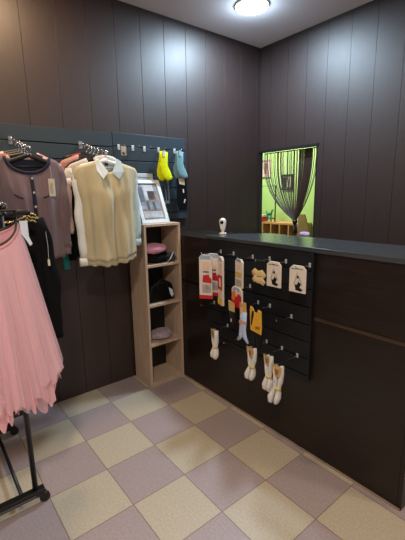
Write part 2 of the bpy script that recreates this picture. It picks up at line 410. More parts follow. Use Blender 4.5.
# ------------------------------------------------------------------ clothes on the left arm (mauve cardigan group)
YA = -2.262
waterfall(YA, 'chrome waterfall arm on the wall carrying the mauve cardigan group')
MAUVE = fabric('mauve_knit', (114, 95, 99), noise_scale=14, noise_amt=.12, stretch=(1, 14, .6))
NAVY = fabric('navy_ribbing', (36, 36, 52))
HG = 'black hangers on the cardigan arm'
a = arm_pt(YA, .405)
hanger('black hanger carrying the mauve cardigan, front of the left bunch', a, .165, .062, group=HG)
t = thing('cardigan', 'mauve grey cardigan with navy neckline, front of the left bunch', 'cardigan', (a.x, YA-.01, a.z-.052))
g = Garment(.180, .155, .56, neck=.115, dip=.085, slope=.40, depth=.05, seed=2.1, folds=4, amp=.007)
g.body('body', MAUVE, t)
NB = []
for i in range(19):
    q = -g.neck/g.wsh + 2*g.neck/g.wsh*i/18; NB.append(g.pt(q, 0, True, .003))
o = MB().sweep(NB, .009, .003, nrm=(1, 0, 0), n=8).build('neckband', NAVY, t, smooth=True)
# dark lining seen through the neck opening
lm = MB(); lm.grid(lambda u, v: Vector((-.004, (2*u-1)*g.neck*.99, -.012-(.082*math.sqrt(max(0, 1-(2*u-1)**2))+.01)*v)), 20, 4)
o = lm.build('inner_back', NAVY, t, smooth=True); o['label'] = 'dark navy inside back of the neck'
g.strip('button_placket', NAVY, t, [(.04, tt) for tt in [.02, .1, .2, .3, .4, .5, .6, .7, .8, .9, .99]], .011, .0045)
for k in range(6):
    p = g.pt(.04, .06+.16*k, True, .009)
    MB().lathe([(.0005, 0), (.0062, .0003), (.0065, .002), (.004, .003), (.0005, .003)], (p.x, p.y, p.z), 12, axis='x').build('button', mat('pearl_button', (186, 176, 166), .3), t, smooth=True)
for sgn in (1, -1):
    g.sleeve('sleeve', MAUVE, t, sgn, .45, spread=.0, r0=.042, r1=.030, fwd=.0, cuff=MAUVE)
for sgn in (1, -1): g.strip('pocket_welt', NAVY, t, [(sgn*.45-.12, .30), (sgn*.45, .302), (sgn*.45+.12, .30)], .004, .004)
price_tag(t, (.066, .098, -.115), .034, .095, string=.07)

PINKB = fabric('dusty_pink_blouse', (196, 160, 152)); ROSE = fabric('rose_fabric', (170, 108, 112)); CREAM = fabric('cream_fabric', (214, 200, 178))
for x, nm, lb, m_, sd in ((.345, 'blouse', 'dusty pink blouse right behind the mauve cardigan', PINKB, 3.3),
                          (.285, 'jumper', 'rose coloured knit jumper second behind the mauve cardigan', ROSE, 4.4),
                          (.225, 'blouse', 'cream blouse third behind the mauve cardigan', CREAM, 1.4)):
    a = arm_pt(YA, x)
    hanger({.345: 'black hanger right behind the cardigan hanger', .285: 'black hanger third from the front of the left bunch', .225: 'black hanger at the back of the left bunch'}[x], a, .17, .045, group=HG)
    t = thing(nm, lb, 'clothing', (a.x, YA+.0, a.z-.050))
    g = Garment(.195, .19, .50, neck=.09, dip=.06, slope=.40, depth=.022, seed=sd, folds=5, amp=.003)
    g.body('body', m_, t, 30, 16)
    for sgn in (1, -1): g.sleeve('sleeve', m_, t, sgn, .38, spread=.022, r0=.036, r1=.026)
# teal scarf end
m = MB(); ys = YA+.196
m.sweep([(.25, ys-.03, 1.57), (.252, ys-.01, 1.45), (.252, ys+.005, 1.3), (.252, ys+.004, 1.10), (.252, ys+.006, 1.04)], [.012, .013, .014, .021, .019], [.006]*5, nrm=(1, 0, 0), n=12)
tag(m.build('scarf', fabric('teal_silk', (38, 150, 150), sheen=.1, rough=.5), smooth=True), 'narrow teal scarf whose end hangs below the cardigan sleeve', 'scarf')

# ------------------------------------------------------------------ clothes on the middle arm (beige knit vest group)
YB = -1.822
waterfall(YB, 'chrome waterfall arm on the wall carrying the beige knit vest group')
BEIGE = fabric('beige_knit', (190, 178, 144), noise_scale=5, noise_amt=.06, bump=.7)
RIB = fabric('beige_rib', (184, 172, 138), stretch=(1, 30, 1), bump=.9)
SHIRT = fabric('white_shirt_cotton', (222, 224, 220), bump=.2, rough=.7)
BLUE = fabric('pale_blue_cotton', (184, 206, 214), bump=.2, rough=.7)
HG2 = 'hangers on the beige knit vest arm'
a = arm_pt(YB, .405)
hanger('white hanger under the collar of the beige knit vest', a, .17, .045, mt=WHITE, group=HG2, hook_h=.05)
t = thing('knit_vest', 'beige knit vest layered over a white collared shirt with hanging sleeves', 'vest', (a.x, YB+.008, a.z-.058))
g = Garment(.212, .180, .60, neck=.068, dip=.062, slope=.27, depth=.058, seed=5.3, folds=4.4, amp=.015, uneven=.012)
g.body('body', BEIGE, t, 56, 30)
# ribbed hem
mb = MB()
def hemf(front):
    def f(u, v):
        q = (2*u-1); p = g.pt(q, 1.0, front, .0); return Vector((p.x*.96, p.y*.975, p.z+.004-.035*v))
    return f
mb.grid(hemf(True), 60, 3); mb.grid(hemf(False), 60, 3)
o = mb.build('hem_band', RIB, t, smooth=True, weld=True); sd = o.modifiers.new('thick', 'SOLIDIFY'); sd.thickness = .003
for sgn in (1, -1):
    sm = SHIRT if sgn < 0 else BLUE
    pts = [Vector((-.012, sgn*(.170+.030*math.sin(min(1, i/9)*PI/2)-(.012*i/11 if sgn > 0 else .02*i/11)+.003*math.sin(i*1.3)), -.075-.0465*i)) for i in range(12 if sgn < 0 else 10)]
    o2 = MB().sweep(pts, [.040-.0012*i+.004*math.sin(i*1.7+sgn) for i in range(len(pts))], [.026+.003*math.sin(i*2.1) for i in range(len(pts))], nrm=(1, 0, 0), n=16).build('shirt_sleeve', sm, t, smooth=True)
    p = pts[-1]; o2['label'] = 'white shirt sleeve hanging from the knit shoulder'
    MB().sweep([p+Vector((0, 0, .004)), p+Vector((0, 0, -.045))], [.031, .033], [.024, .022], nrm=(1, 0, 0), n=14).build('shirt_cuff', sm, o2, smooth=True)
# collar wings
for sgn in (1, -1):
    wing = [(.020, sgn*.062, .018), (.044, sgn*.012, -.066), (.056, sgn*.052, -.108), (.052, sgn*.088, -.060), (.026, sgn*.085, .004)]
    mb = MB(); n = len(wing); mb.prism(wing, (.005, 0, 0)); o = mb.build('collar_wing', SHIRT if sgn < 0 else BLUE, t, bevel=.002)
cs = [(-.012, .06*math.cos(PI*i/12)*1.05, .004+.018*math.sin(PI*i/12)) for i in range(13)]
MB().sweep(cs, [.018]*13, [.004]*13, nrm=(1, 0, 0), n=8).build('collar_stand', SHIRT, t, smooth=True)
mb = MB(); mb.grid(lambda u, v: Vector((-.006, (2*u-1)*.062, .012-(.058*math.sqrt(max(0, 1-(2*u-1)**2))+.012)*v)), 14, 4)
mb.build('shirt_back', BLUE, t, smooth=True)
MB().box((.0, -.012, -.022), (.002, .012, -.008)).build('size_label', mat('black_label', (22, 22, 26), .6), t)

BLK = fabric('black_jersey', (11, 11, 13), sheen=0); WHT = fabric('ivory_blouse', (206, 196, 186)); SALM = fabric('salmon_blouse', (186, 132, 122)); RED = fabric('red_jersey', (168, 34, 44))
for x, nm, lb, m_, sd, L_, dy in ((.345, 'blouse', 'ivory blouse right behind the beige knit vest', WHT, 3.3, .28, -.018),
                          (.295, 'dress', 'black dress between the ivory and salmon blouses', BLK, 4.4, .62, -.004),
                          (.245, 'blouse', 'salmon pink blouse behind the beige knit vest', SALM, 1.9, .34, -.035),
                          (.195, 'blouse', 'tan blouse at the back of the beige knit vest bunch', fabric('tan_blouse', (178, 150, 122)), 2.9, .34, -.01),):
    a = arm_pt(YB, x)
    hanger({.345: 'black hanger of the ivory blouse', .295: 'black hanger of the black dress behind the ivory blouse', .245: 'black hanger of the salmon blouse', .195: 'black hanger of the tan blouse at the back'}[x], a, .16, .045, group=HG2)
    t = thing(nm, lb, 'clothing', (a.x, YB+dy, a.z-.050))
    g = Garment(.205, .20 if nm == 'dress' else .135, L_, neck=.08, dip=.05, slope=.40, depth=.020, seed=sd, folds=5, amp=.003)
    g.body('body', m_, t, 30, 16)
    for sgn in (1, -1): g.sleeve('sleeve', m_, t, sgn, .56 if nm == 'dress' else .11, spread=.016, r0=.034, r1=.026)
# red top at the back of the arm
a = arm_pt(YB, .135)
hanger('black hanger of the red top nearest the wall', a, .16, .045, group=HG2)
t = thing('blouse', 'red top whose shoulder strap shows behind the white collar', 'clothing', (a.x, YB+.03, a.z-.046))
g = Garment(.17, .15, .34, neck=.08, dip=.05, slope=.30, depth=.022, seed=.9, folds=5, amp=.003)
g.body('body', RED, t, 24, 14)

# ------------------------------------------------------------------ peg hooks on the left slatwall
def peg(loc, d, L_=.11, label='', group=None, drop=.0):
    """wire peg hook: plate in a groove, straight wire, upturned tip. d: 'x' or '-y' direction out"""
    t = thing('peg_hook', label, 'hook', loc, 0 if d == 'x' else -PI/2, group)
    k = 1.0 if d == 'x' else .65
    MB().box((0, -.010*k, -.016*k), (.003, .010*k, .022*k)).build('plate', mat('bright_zinc', (206, 210, 214), .45, metal=.35), t, bevel=.0008)
    MB().sweep([(.002, 0, 0), (L_*.9, 0, -drop*.9), (L_*.98, 0, -drop+.002), (L_+.004, 0, -drop+.013)], .0022, n=8).build('wire', CHROME, t, smooth=True)
    return t
PG = 'chrome peg hooks on the wall slatwall'
peg((.0245, -1.535, 1.848), 'x', .10, 'chrome peg hook holding the small beige packet', PG)
peg((.0245, -1.420, 1.848), 'x', .10, 'empty chrome peg hook left of the yellow socks, nearer the beige packet', PG)
peg((.0245, -1.320, 1.848), 'x', .10, 'empty chrome peg hook next to the yellow socks', PG)
peg((.0245, -1.192, 1.848), 'x', .10, 'chrome peg hook holding the yellow socks', PG)
peg((.0245, -1.040, 1.848), 'x', .10, 'chrome peg hook holding the teal socks', PG)
peg((.0245, -1.165, 1.648), 'x', .07, 'chrome peg hook holding the black strap below the yellow socks', PG)
peg((.0245, -1.020, 1.648), 'x', .08, 'chrome peg hook holding the black packet below the teal socks', PG)
# small beige packet (hair clips)
t = thing('accessory_packet', 'small beige packet on the leftmost peg hook', 'packet', (.10, -1.535, 1.84))
MB().box((-.002, -.02, -.055), (.002, .02, .01)).build('card', mat('beige_card', (176, 164, 146), .6), t, bevel=.001)
MB().sweep([(.006, -.012, -.03), (.01, 0, -.045), (.006, .012, -.03)], .006, n=8).build('clip', mat('brown_clip', (92, 70, 60), .4), t, smooth=True)

def sock(parent, name, pts, rw, rt, mt, nrm=(1, 0, 0)):
    return MB().sweep(pts, rw, rt, nrm=nrm, n=14).build(name, mt, parent, smooth=True)
def ankle_pair(x, y, z, label, mt, header, s=1.0, group=None):
    t = thing('sock_pair', label, 'socks', (x, y, z), 0, group)
    for k, (dx, dy) in enumerate(((.0, 0), (-.016, .026))):
        e = (1, .15)[k]; P = [(dx, .004, .012), (dx, .0, -.03), (dx, -.004*(1-2*k)-.012*k, -.070), (dx, .004*e-.014*k, -.105), (dx, .018*e-.014*k, -.130), (dx, .040*e-.012*k, -.146-.008*k), (dx, .058*e-.010*k, -.150-.016*k)]
        o = sock(t, 'sock', [(a, b*s, c*s) for a, b, c in P], [.026*s, .029*s, .030*s, .034*s, .036*s, .026*s, .010*s], [.008]*6+[.005], mt)
    MB().box((.009, -.014, -.022), (.012, .008, .022)).build('header_clip', header, t, bevel=.001)
    return t
YEL = fabric('neon_yellow_knit', (214, 220, 14), noise_amt=.04, sheen=0)
TEAL = fabric('teal_grey_knit', (108, 148, 156), noise_amt=.06)
ankle_pair(.105, -1.196, 1.815, 'neon yellow ankle socks hanging beside the picture frame', YEL, mat('white_clip', (205, 210, 210), .4), s=1.22)
ankle_pair(.108, -1.045, 1.825, 'grey teal ankle socks at the right end of the wall slatwall', TEAL, mat('pale_clip', (160, 190, 196), .4), s=1.18)
# dark packets below
t = thing('hosiery_packet', 'black packet with a beige label below the teal socks', 'packet', (.085, -1.02, 1.64))
MB().prism([(0, -.05, 0), (0, -.052, -.20), (0, -.03, -.27), (0, .04, -.27), (0, .05, -.19), (0, .045, 0)], (.012, 0, 0)).build('packet', fabric('black_packet', (18, 18, 20), rough=.4, sheen=0), t, bevel=.004)
MB().prism([(.0135, -.04, -.012), (.0135, -.03, -.055), (.0135, .022, -.065), (.0135, .02, -.0)], (.002, 0, 0)).build('label_card', mat('beige_label', (188, 172, 150), .6), t)
MB().prism([(.0135, .0, -.095), (.0135, .004, -.125), (.0135, .014, -.125), (.0135, .012, -.095)], (.001, 0, 0)).prism([(.0135, .018, -.175), (.0135, .008, -.205), (.0135, .016, -.21), (.0135, .03, -.18)], (.001, 0, 0)).build('white_print', mat('white_print', (214, 216, 220), .6), t)
t = thing('elastic_strap', 'folded dark strap hanging below the yellow socks', 'strap', (.08, -1.165, 1.645))
MB().sweep([(0, -.01, 0), (0, -.014, -.1), (0, -.01, -.19), (0, .004, -.215), (0, .016, -.19), (0, .016, -.1), (0, .006, .0)], [.009]*7, [.002]*7, nrm=(1, 0, 0), n=8).build('strap', fabric('dark_strap', (52, 58, 66)), t, smooth=True)
MB().box((.002, -.02, -.215), (.005, .022, -.19)).build('buckle', mat('grey_buckle', (96, 100, 106), .35), t, bevel=.002)
# two slim dark garment packs hanging over the right end of the slatwall

# ------------------------------------------------------------------ picture frames on top of the shelf
def leaning(name, label, y0, y1, zb, h, xb, xt, fmat, inner, tk=.018, bw=.035, shear=0.0):
    """frame standing at zb, leaning back to the wall: bottom x=xb, top x=xt"""
    t = thing(name, label, 'picture', (xb, (y0+y1)/2, zb))
    ang = math.atan2(xb-xt, h); w = (y1-y0)/2
    t.rotation_euler = (0, -ang, shear)
    H_ = h/math.cos(ang)
    m = MB(); m.box((-tk, -w, 0), (0, w, bw)).box((-tk, -w, H_-bw), (0, w, H_)).box((-tk, -w, bw), (0, -w+bw, H_-bw)).box((-tk, w-bw, bw), (0, w, H_-bw))
    m.build('frame', fmat, t, bevel=.003)
    MB().box((-tk+.002, -w+bw, bw), (-tk+.008, w-bw, H_-bw)).build('print', inner[0], t)
    for nm, mt, (a, b, c, d) in inner[1]:
        MB().box((-tk+.0082, (2*a-1)*(w-bw), bw+c*(H_-2*bw)), (-tk+.0095, (2*b-1)*(w-bw), bw+d*(H_-2*bw))).build(nm, mt, t)
    return t
FW = mat('white_frame', (206, 212, 214), .4)
GREY = mat('photo_grey', (120, 124, 132), .5, noise_scale=16, noise_amt=.5)
DK = mat('photo_dark', (62, 64, 72), .5, noise_scale=30, noise_amt=.5); LT = mat('photo_light', (168, 168, 172), .5, noise_scale=14, noise_amt=.3)
BR = mat('photo_brown', (122, 106, 102), .5, noise_scale=24, noise_amt=.3)
leaning('picture_frame', 'white framed grey photo leaning on top of the oak shelf', -1.468, -1.225, SH+.002, .325, .205, .062, FW,
        (GREY, [('sky_patch', LT, (.30, .78, .55, .97)), ('building_patch', BR, (.45, .92, .5, .8)), ('dark_patch', DK, (.02, .26, .5, .92)), ('street_patch', LT, (.05, .95, .06, .24)),
                ('figure_patch', DK, (.3, .42, .28, .52)), ('figure_patch', DK, (.6, .7, .26, .5)), ('ledge_patch', BR, (.05, .95, .25, .30))]), bw=.030)
leaning('picture_frame', 'plain pale grey frame standing behind the white framed photo', -1.463, -1.262, SH+.002, .375, .085, .036, mat('pale_grey_frame', (172, 180, 184), .45),
        (mat('photo_back', (150, 156, 160), .6), []), tk=.012, bw=.03)

# ------------------------------------------------------------------ things in the shelf
def cloth_lump(m, c, rx, ry, rz, seed, n=28, k=14):
    def f(u, v):
        th = 2*PI*u; ph = PI*v - PI/2
        p = Vector((math.cos(ph)*math.cos(th), math.cos(ph)*math.sin(th), math.sin(ph)))
        s = 1 + .16*noise.noise(p*1.8+Vector((seed, 0, 0))) + .07*noise.noise(p*5+Vector((0, seed, 0)))
        ex = abs(p.z)**.75*(1 if p.z > 0 else -1)
        return Vector((c[0]+rx*p.x*s, c[1]+ry*p.y*s, max(c[2]-rz*.92, c[2]+rz*ex*s)))
    m.grid(f, n, k); return m
Y1 = SYA+T; Y2 = SYB-T; YM = (Y1+Y2)/2
z = SHZ[0]
o = cloth_lump(MB(), (.16, YM-.01, z+.036), .095, .125, .036, 3.0).build('folded_garment', BLK, smooth=True, weld=True); tag(o, 'black folded garment lying at the bottom of the top compartment', 'clothing')
o = cloth_lump(MB(), (.165, YM-.03, z+.108), .095, .108, .038, 1.3).build('folded_garment', fabric('pink_knit', (206, 138, 160)), smooth=True, weld=True); tag(o, 'pink folded garment on the black one in the top compartment', 'clothing')
# black pouch with a pale strap
t = thing('pouch', 'black pouch with a pale grey strap in front in the top compartment', 'bag', (.235, Y2-.055, z))
W_ = cloth_lump(MB(), (0, 0, .034), .024, .044, .036, 8.0).build('body', fabric('black_pouch', (24, 25, 28), rough=.6), t, smooth=True, weld=True)
MB().sweep([(.028, -.05, .004), (.032, -.02, .03), (.026, 0, .055), (.012, .02, .080), (.01, .038, .066), (.02, .045, .035)], [.006]*6, [.003]*6, n=8).build('strap', fabric('pale_grey_webbing', (150, 156, 160)), t, smooth=True)
z = SHZ[1]
t = thing('handbag', 'black bag with a white tag in the second compartment', 'bag', (.17, YM+.0, z))
mb = MB()
prof = [(-.120, 0), (.120, 0), (.122, .06), (.100, .135), (.05, .165), (-.05, .165), (-.10, .13), (-.122, .06)]
mb.prism([(.065, y_, z_) for y_, z_ in prof], (-.14, 0, 0)); mb.build('body', fabric('black_leather', (15, 15, 17), rough=.45, sheen=0, bump_scale=90), t, bevel=.018)
MB().sweep([(.068, -.05, .12), (.07, -.03, .17), (.07, .0, .185), (.07, .03, .17), (.068, .05, .12)], .005, n=8).build('handle', BLACKP, t, smooth=True)
MB().prism([(.09, .045, .115), (.09, .058, .055), (.09, .075, .03), (.09, .09, .05), (.09, .08, .09)], (.002, 0, 0)).build('tag', mat('white_tag', (212, 218, 226), .5), t)
z = SHZ[2]
m = cloth_lump(MB(), (.18, YM+.005, z+.036), .075, .092, .037, 5.5)
tag(m.build('folded_hat', fabric('lilac_fleece', (168, 150, 158), bump=1.0, bump_scale=120, noise_scale=60, noise_amt=.2), smooth=True, weld=True), 'fluffy pale lilac folded hat in the third compartment', 'hat')

# ------------------------------------------------------------------ baby monitor style camera on the counter
t = thing('web_camera', 'small white camera standing on the left end of the countertop', 'camera', (.655, -1.075, CZ+.0277), .35)
MB().lathe([(.001, 0), (.026, 0), (.028, .004), (.024, .010), (.010, .014), (.008, .022), (.001, .022)], n=24).build('base', WHITE, t, smooth=True)
MB().sweep([(0, 0, .018), (0, 0, .026), (0, 0, .040), (0, 0, .06), (0, 0, .085), (0, 0, .102), (0, 0, .112), (0, 0, .115)], [.006, .013, .019, .023, .027, .024, .014, .003], [.005, .010, .014, .016, .017, .015, .009, .002], nrm=(0, 1, 0), n=20).build('housing', WHITE, t, smooth=True)
o = MB().lathe([(.001, -.0195), (.012, -.0195), (.0135, -.0165), (.0135, -.012), (.001, -.012)], (0, 0, .085), 20, axis='y').build('lens', mat('lens_black', (8, 8, 9), .1), t, smooth=True)

# ------------------------------------------------------------------ hooks and goods on the counter front
CG = 'chrome peg hooks on the counter slatwall'
def cpeg(x, z, L_, label, drop=.0): return peg((x, FY-.0005, z), '-y', L_, label, CG, drop)
def flatpack(name, label, x, y, z, w, h, th, base, patches, yaw=0, tilt=0, group=None, cat='hosiery pack'):
    """pack hanging from a hook: origin at hang hole; front faces -y. patches: (partname, mat, polygon in [0..1] box coords from bottom-left)"""
    t = thing(name, label, cat, (x, y, z), yaw, group); t.rotation_euler = (0, tilt, yaw)
    o = MB().prism([(-w/2, 0, .012-h), (w/2, 0, .012-h), (w/2, 0, -.006), (w*.30, 0, .012), (-w*.30, 0, .012), (-w/2, 0, -.006)], (0, th, 0)).build('pack', base, t, bevel=min(.002, th*.3))
    for i, (nm, mt, poly) in enumerate(patches):
        MB().prism([(-w/2+a*w, -.0004-.0003*i, .012-h+b*h) for a, b in poly], (0, -.0004, 0)).build(nm, mt, t)
    return t
def rect(a, b, c, d): return [(a, c), (b, c), (b, d), (a, d)]
PW = mat('pack_white', (214, 204, 192), .5, noise_scale=30, noise_amt=.05); PR = mat('pack_red', (186, 28, 40), .45); PK = mat('pack_black', (20, 20, 22), .4); PYL = mat('pack_yellow', (226, 190, 60), .5)
PGR = mat('pack_grey', (158, 152, 148), .5, noise_scale=50, noise_amt=.3); PSK = mat('pack_skin', (222, 190, 168), .5); CLEAR = mat('clear_top', (150, 168, 186), .15, spec=.8)
GOLD = mat('pack_gold', (196, 170, 110), .5, noise_scale=30, noise_amt=.15); ORG = mat('pack_orange', (222, 120, 40), .5); PBL = mat('sock_blue', (176, 192, 222), .7)
def script_marks(w0=.2, w1=.8, z=.9):
    return [('print', PK, rect(w0, w0+.12, z, z+.02)), ('print', PK, rect(w0+.16, w0+.30, z+.005, z+.025)), ('print', PK, rect(w0+.34, w1, z+.008, z+.022))]
REDP = [('top_strip', CLEAR, rect(.1, .9, .9, .99)), ('face_print', PSK, rect(.25, .8, .66, .84)), ('print', PK, rect(.3, .75, .605, .63)),
        ('red_print', PR, [(.25, .38), (.95, .36), (.95, .46), (.8, .5), (.75, .56), (.3, .54)]), ('grey_print', PGR, rect(.25, .9, .14, .33)), ('red_base', PR, rect(0, 1, 0, .085))]
cpeg(.775, 1.118, .17, 'chrome peg hook holding the two white and red packs at the left end')
flatpack('tights_pack', 'white and red tights pack, front one at the left end of the counter', .79, FY-.150, 1.103, .088, .295, .010, PW, REDP, yaw=.62, group=None)
flatpack('tights_pack', 'white and red tights pack hanging behind the leftmost front one', .80, FY-.095, 1.106, .088, .285, .010, PW, REDP, yaw=.45)
cpeg(.900, 1.118, .14, 'chrome peg hook holding the narrow red and yellow pack')
flatpack('tights_pack', 'narrow turned white, red and yellow pack second from the left', .905, FY-.125, 1.103, .075, .315, .014, PW,
         [('top_strip', CLEAR, rect(.1, .9, .9, .98)), ('face_print', PSK, rect(.2, .8, .68, .86)), ('red_print', PR, rect(0, 1, .32, .62)), ('white_print', PW, rect(.3, .7, .38, .56)), ('skin_print', PSK, rect(.1, .6, .14, .3)), ('yellow_base', PYL, rect(0, 1, 0, .13))], yaw=-.35)
cpeg(1.07, 1.118, .13, 'chrome peg hook holding the white pack with a gold band')
flatpack('tights_pack', 'white pack with a gold band hanging third along the top row', 1.062, FY-.115, 1.106, .084, .175, .012, PW,
         [('face_print', PSK, rect(.25, .75, .62, .8)), ('gold_band', GOLD, rect(.05, .95, .34, .54)), ('print', PGR, rect(.1, .9, .05, .28)), ('top_strip', CLEAR, rect(.2, .8, .9, .99))], yaw=-.25)
cpeg(1.205, 1.123, .12, 'chrome peg hook holding the beige footies')
t = thing('footie_pair', 'beige footie socks under a black header, top row', 'socks', (1.215, FY-.10, 1.118), -.15)
MB().prism([(-.045, 0, .012), (.045, 0, .012), (.047, 0, -.052), (-.047, 0, -.052)], (0, .006, 0)).build('header_card', PK, t, bevel=.001)
FB = fabric('beige_nylon', (212, 186, 136), sheen=.1)
sock(t, 'sock', [(-.052, -.004, -.075), (-.03, -.006, -.060), (0, -.006, -.068), (.03, -.006, -.060), (.054, -.004, -.078)], [.018, .022, .018, .022, .018], [.006]*5, FB, (0, 1, 0))
sock(t, 'sock', [(-.048, -.004, -.112), (-.03, -.006, -.100), (0, -.006, -.106), (.03, -.006, -.102), (.050, -.004, -.118)], [.014, .020, .018, .022, .016], [.006]*5, FB, (0, 1, 0))
def figpack(x, label, yaw, ph):
    flatpack('tights_pack', label, x, FY-.105, 1.124, .098, .142, .008, PW,
        [('print', PK, rect(.12, .32, .86, .885)), ('print', PK, rect(.36, .62, .87, .90)), ('print', PK, rect(.66, .8, .865, .89)),
         ('figure', PK, [(.42, .10), (.72, .06), (.86, .14), (.66, .20), (.74, .34), (.58, .42), (.50, .30), (.36, .30)]),
         ('figure', PSK, [(.48, .42), (.58, .42), (.60, .54), (.50, .56)]), ('hair', PK, [(.47, .54), (.60, .54), (.58, .64), (.50, .64)]),
         ('line_art', PGR, [(.30, .30), (.34, .30), (.52, .74), (.49, .75)]), ('line_art', PGR, [(.60, .60), (.63, .60), (.82, .30), (.79, .28)])], yaw=yaw)
cpeg(1.325, 1.123, .12, 'chrome peg hook holding the left pack with a black figure')
figpack(1.325, 'white pack with a seated black figure, left of the two', .02, 0)
cpeg(1.482, 1.123, .12, 'chrome peg hook holding the right pack with a black figure')
figpack(1.482, 'white pack with a seated black figure at the right end of the top row', .06, 1)

# second row
def strip_sock(name, label, x, y, z, parts, yaw=0, cat='socks'):
    t = thing(name, label, cat, (x, y, z), yaw)
    for nm, pts, rw, rt, mt in parts: sock(t, nm, [(a, b, c) for a, b, c in pts], rw, rt, mt, (0, 1, 0))
    return t
BS = fabric('black_sock', (17, 17, 20), sheen=.05); WS = fabric('white_sock', (222, 218, 214), sheen=.05, noise_amt=.03)
cpeg(1.05, .928, .15, 'chrome peg hook holding the red sock pack')
t = flatpack('sock_pack', 'bright red sock pack with an orange patch in the second row', .985+.075, FY-.13, .935, .112, .125, .012, PW,
    [('clear_top', CLEAR, rect(.2, .8, .8, .97)), ('red_print', PR, [(.0, .0), (1, .0), (1, .6), (.7, .72), (.5, .5), (.2, .62), (0, .4)]), ('orange_print', ORG, [(.02, .34), (.32, .30), (.46, .62), (.3, .8), (.05, .66)]), ('white_print', PW, [(.4, .62), (.5, .6), (.55, .86), (.42, .86)])], yaw=-.2)
t = thing('sock_pair', 'black socks with a tan header hanging under the red pack', 'socks', (1.03, FY-.145, .838), -.2)
MB().prism([(-.035, 0, .015), (.03, 0, .01), (.034, 0, -.045), (-.03, 0, -.05)], (0, .005, 0)).build('header_card', GOLD, t, bevel=.001)
for dx in (-.008, .014): sock(t, 'sock', [(dx, .006, -.02), (dx, .006, -.07), (dx+.004, .006, -.11), (dx+.006, .006, -.14)], [.022, .022, .020, .008], [.006]*4, BS, (0, 1, 0))
MB().box((-.004, -.002, -.115), (.003, .0, -.095)).build('label_print', WS, t)
cpeg(1.12, .838, .15, 'chrome peg hook holding the pale blue socks')
t = thing('sock_pair', 'pale blue socks with an orange header in the second row', 'socks', (1.135, FY-.150, .845), .1)
MB().prism([(-.026, 0, .022), (.022, 0, .028), (.026, 0, -.04), (-.022, 0, -.046)], (0, .005, 0)).build('header_card', mat('tan_orange_card', (196, 150, 96), .5, noise_scale=40, noise_amt=.3), t, bevel=.001)
sock(t, 'sock', [(-.008, .008, -.03), (-.009, .008, -.09), (-.014, .008, -.14), (-.022, .008, -.19), (-.03, .008, -.215)], [.018, .020, .018, .015, .006], [.006]*5, PBL, (0, 1, 0))
sock(t, 'sock', [(.010, .003, -.03), (.008, .003, -.09), (.006, .003, -.14), (.014, .003, -.19), (.040, .003, -.222)], [.018, .019, .016, .016, .006], [.006]*5, PBL, (0, 1, 0))
MB().box((-.026, -.004, -.105), (.026, -.002, -.088)).build('stripe', mat('peach', (206, 140, 110), .6), t)
cpeg(1.215, .838, .14, 'chrome peg hook holding the yellow carded black socks')
t = thing('sock_pair', 'black socks on a large yellow card in the second row', 'socks', (1.215, FY-.125, .828), -.05)
MB().prism([(-.050, 0, .00), (-.046, 0, .026), (-.024, 0, .020), (-.012, 0, -.002), (.008, 0, -.006), (.020, 0, .016), (.044, 0, .012), (.050, 0, -.085), (.046, 0, -.130), (-.044, 0, -.122)], (0, .004, 0)).build('yellow_card', mat('yellow_card', (220, 168, 52), .5, noise_scale=20, noise_amt=.08), t, bevel=.001)
MB().prism([(-.034, -.001, -.03), (-.028, -.001, .0), (-.016, -.001, .0), (-.014, -.001, -.02), (-.022, -.001, -.05), (-.03, -.001, -.09), (-.036, -.001, -.085)], (0, -.002, 0)).build('sock_print', PK, t)
MB().prism([(.0, -.001, -.088), (.034, -.001, -.084), (.034, -.001, -.1), (.0, -.001, -.104)], (0, -.001, 0)).build('text_print', mat('brown_print', (150, 90, 30), .6), t)
for dx in (-.016, .018): sock(t, 'sock', [(dx, .014, -.01), (dx, .014, -.08), (dx, .014, -.15), (dx, .014, -.20), (dx+.002, .014, -.225)], [.025, .027, .026, .022, .010], [.008]*5, BS, (0, 1, 0))
cpeg(1.375, .812, .13, 'empty chrome peg hook below the right figure pack')
cpeg(.70, .742, .12, 'empty chrome peg hook below the leftmost tights packs')

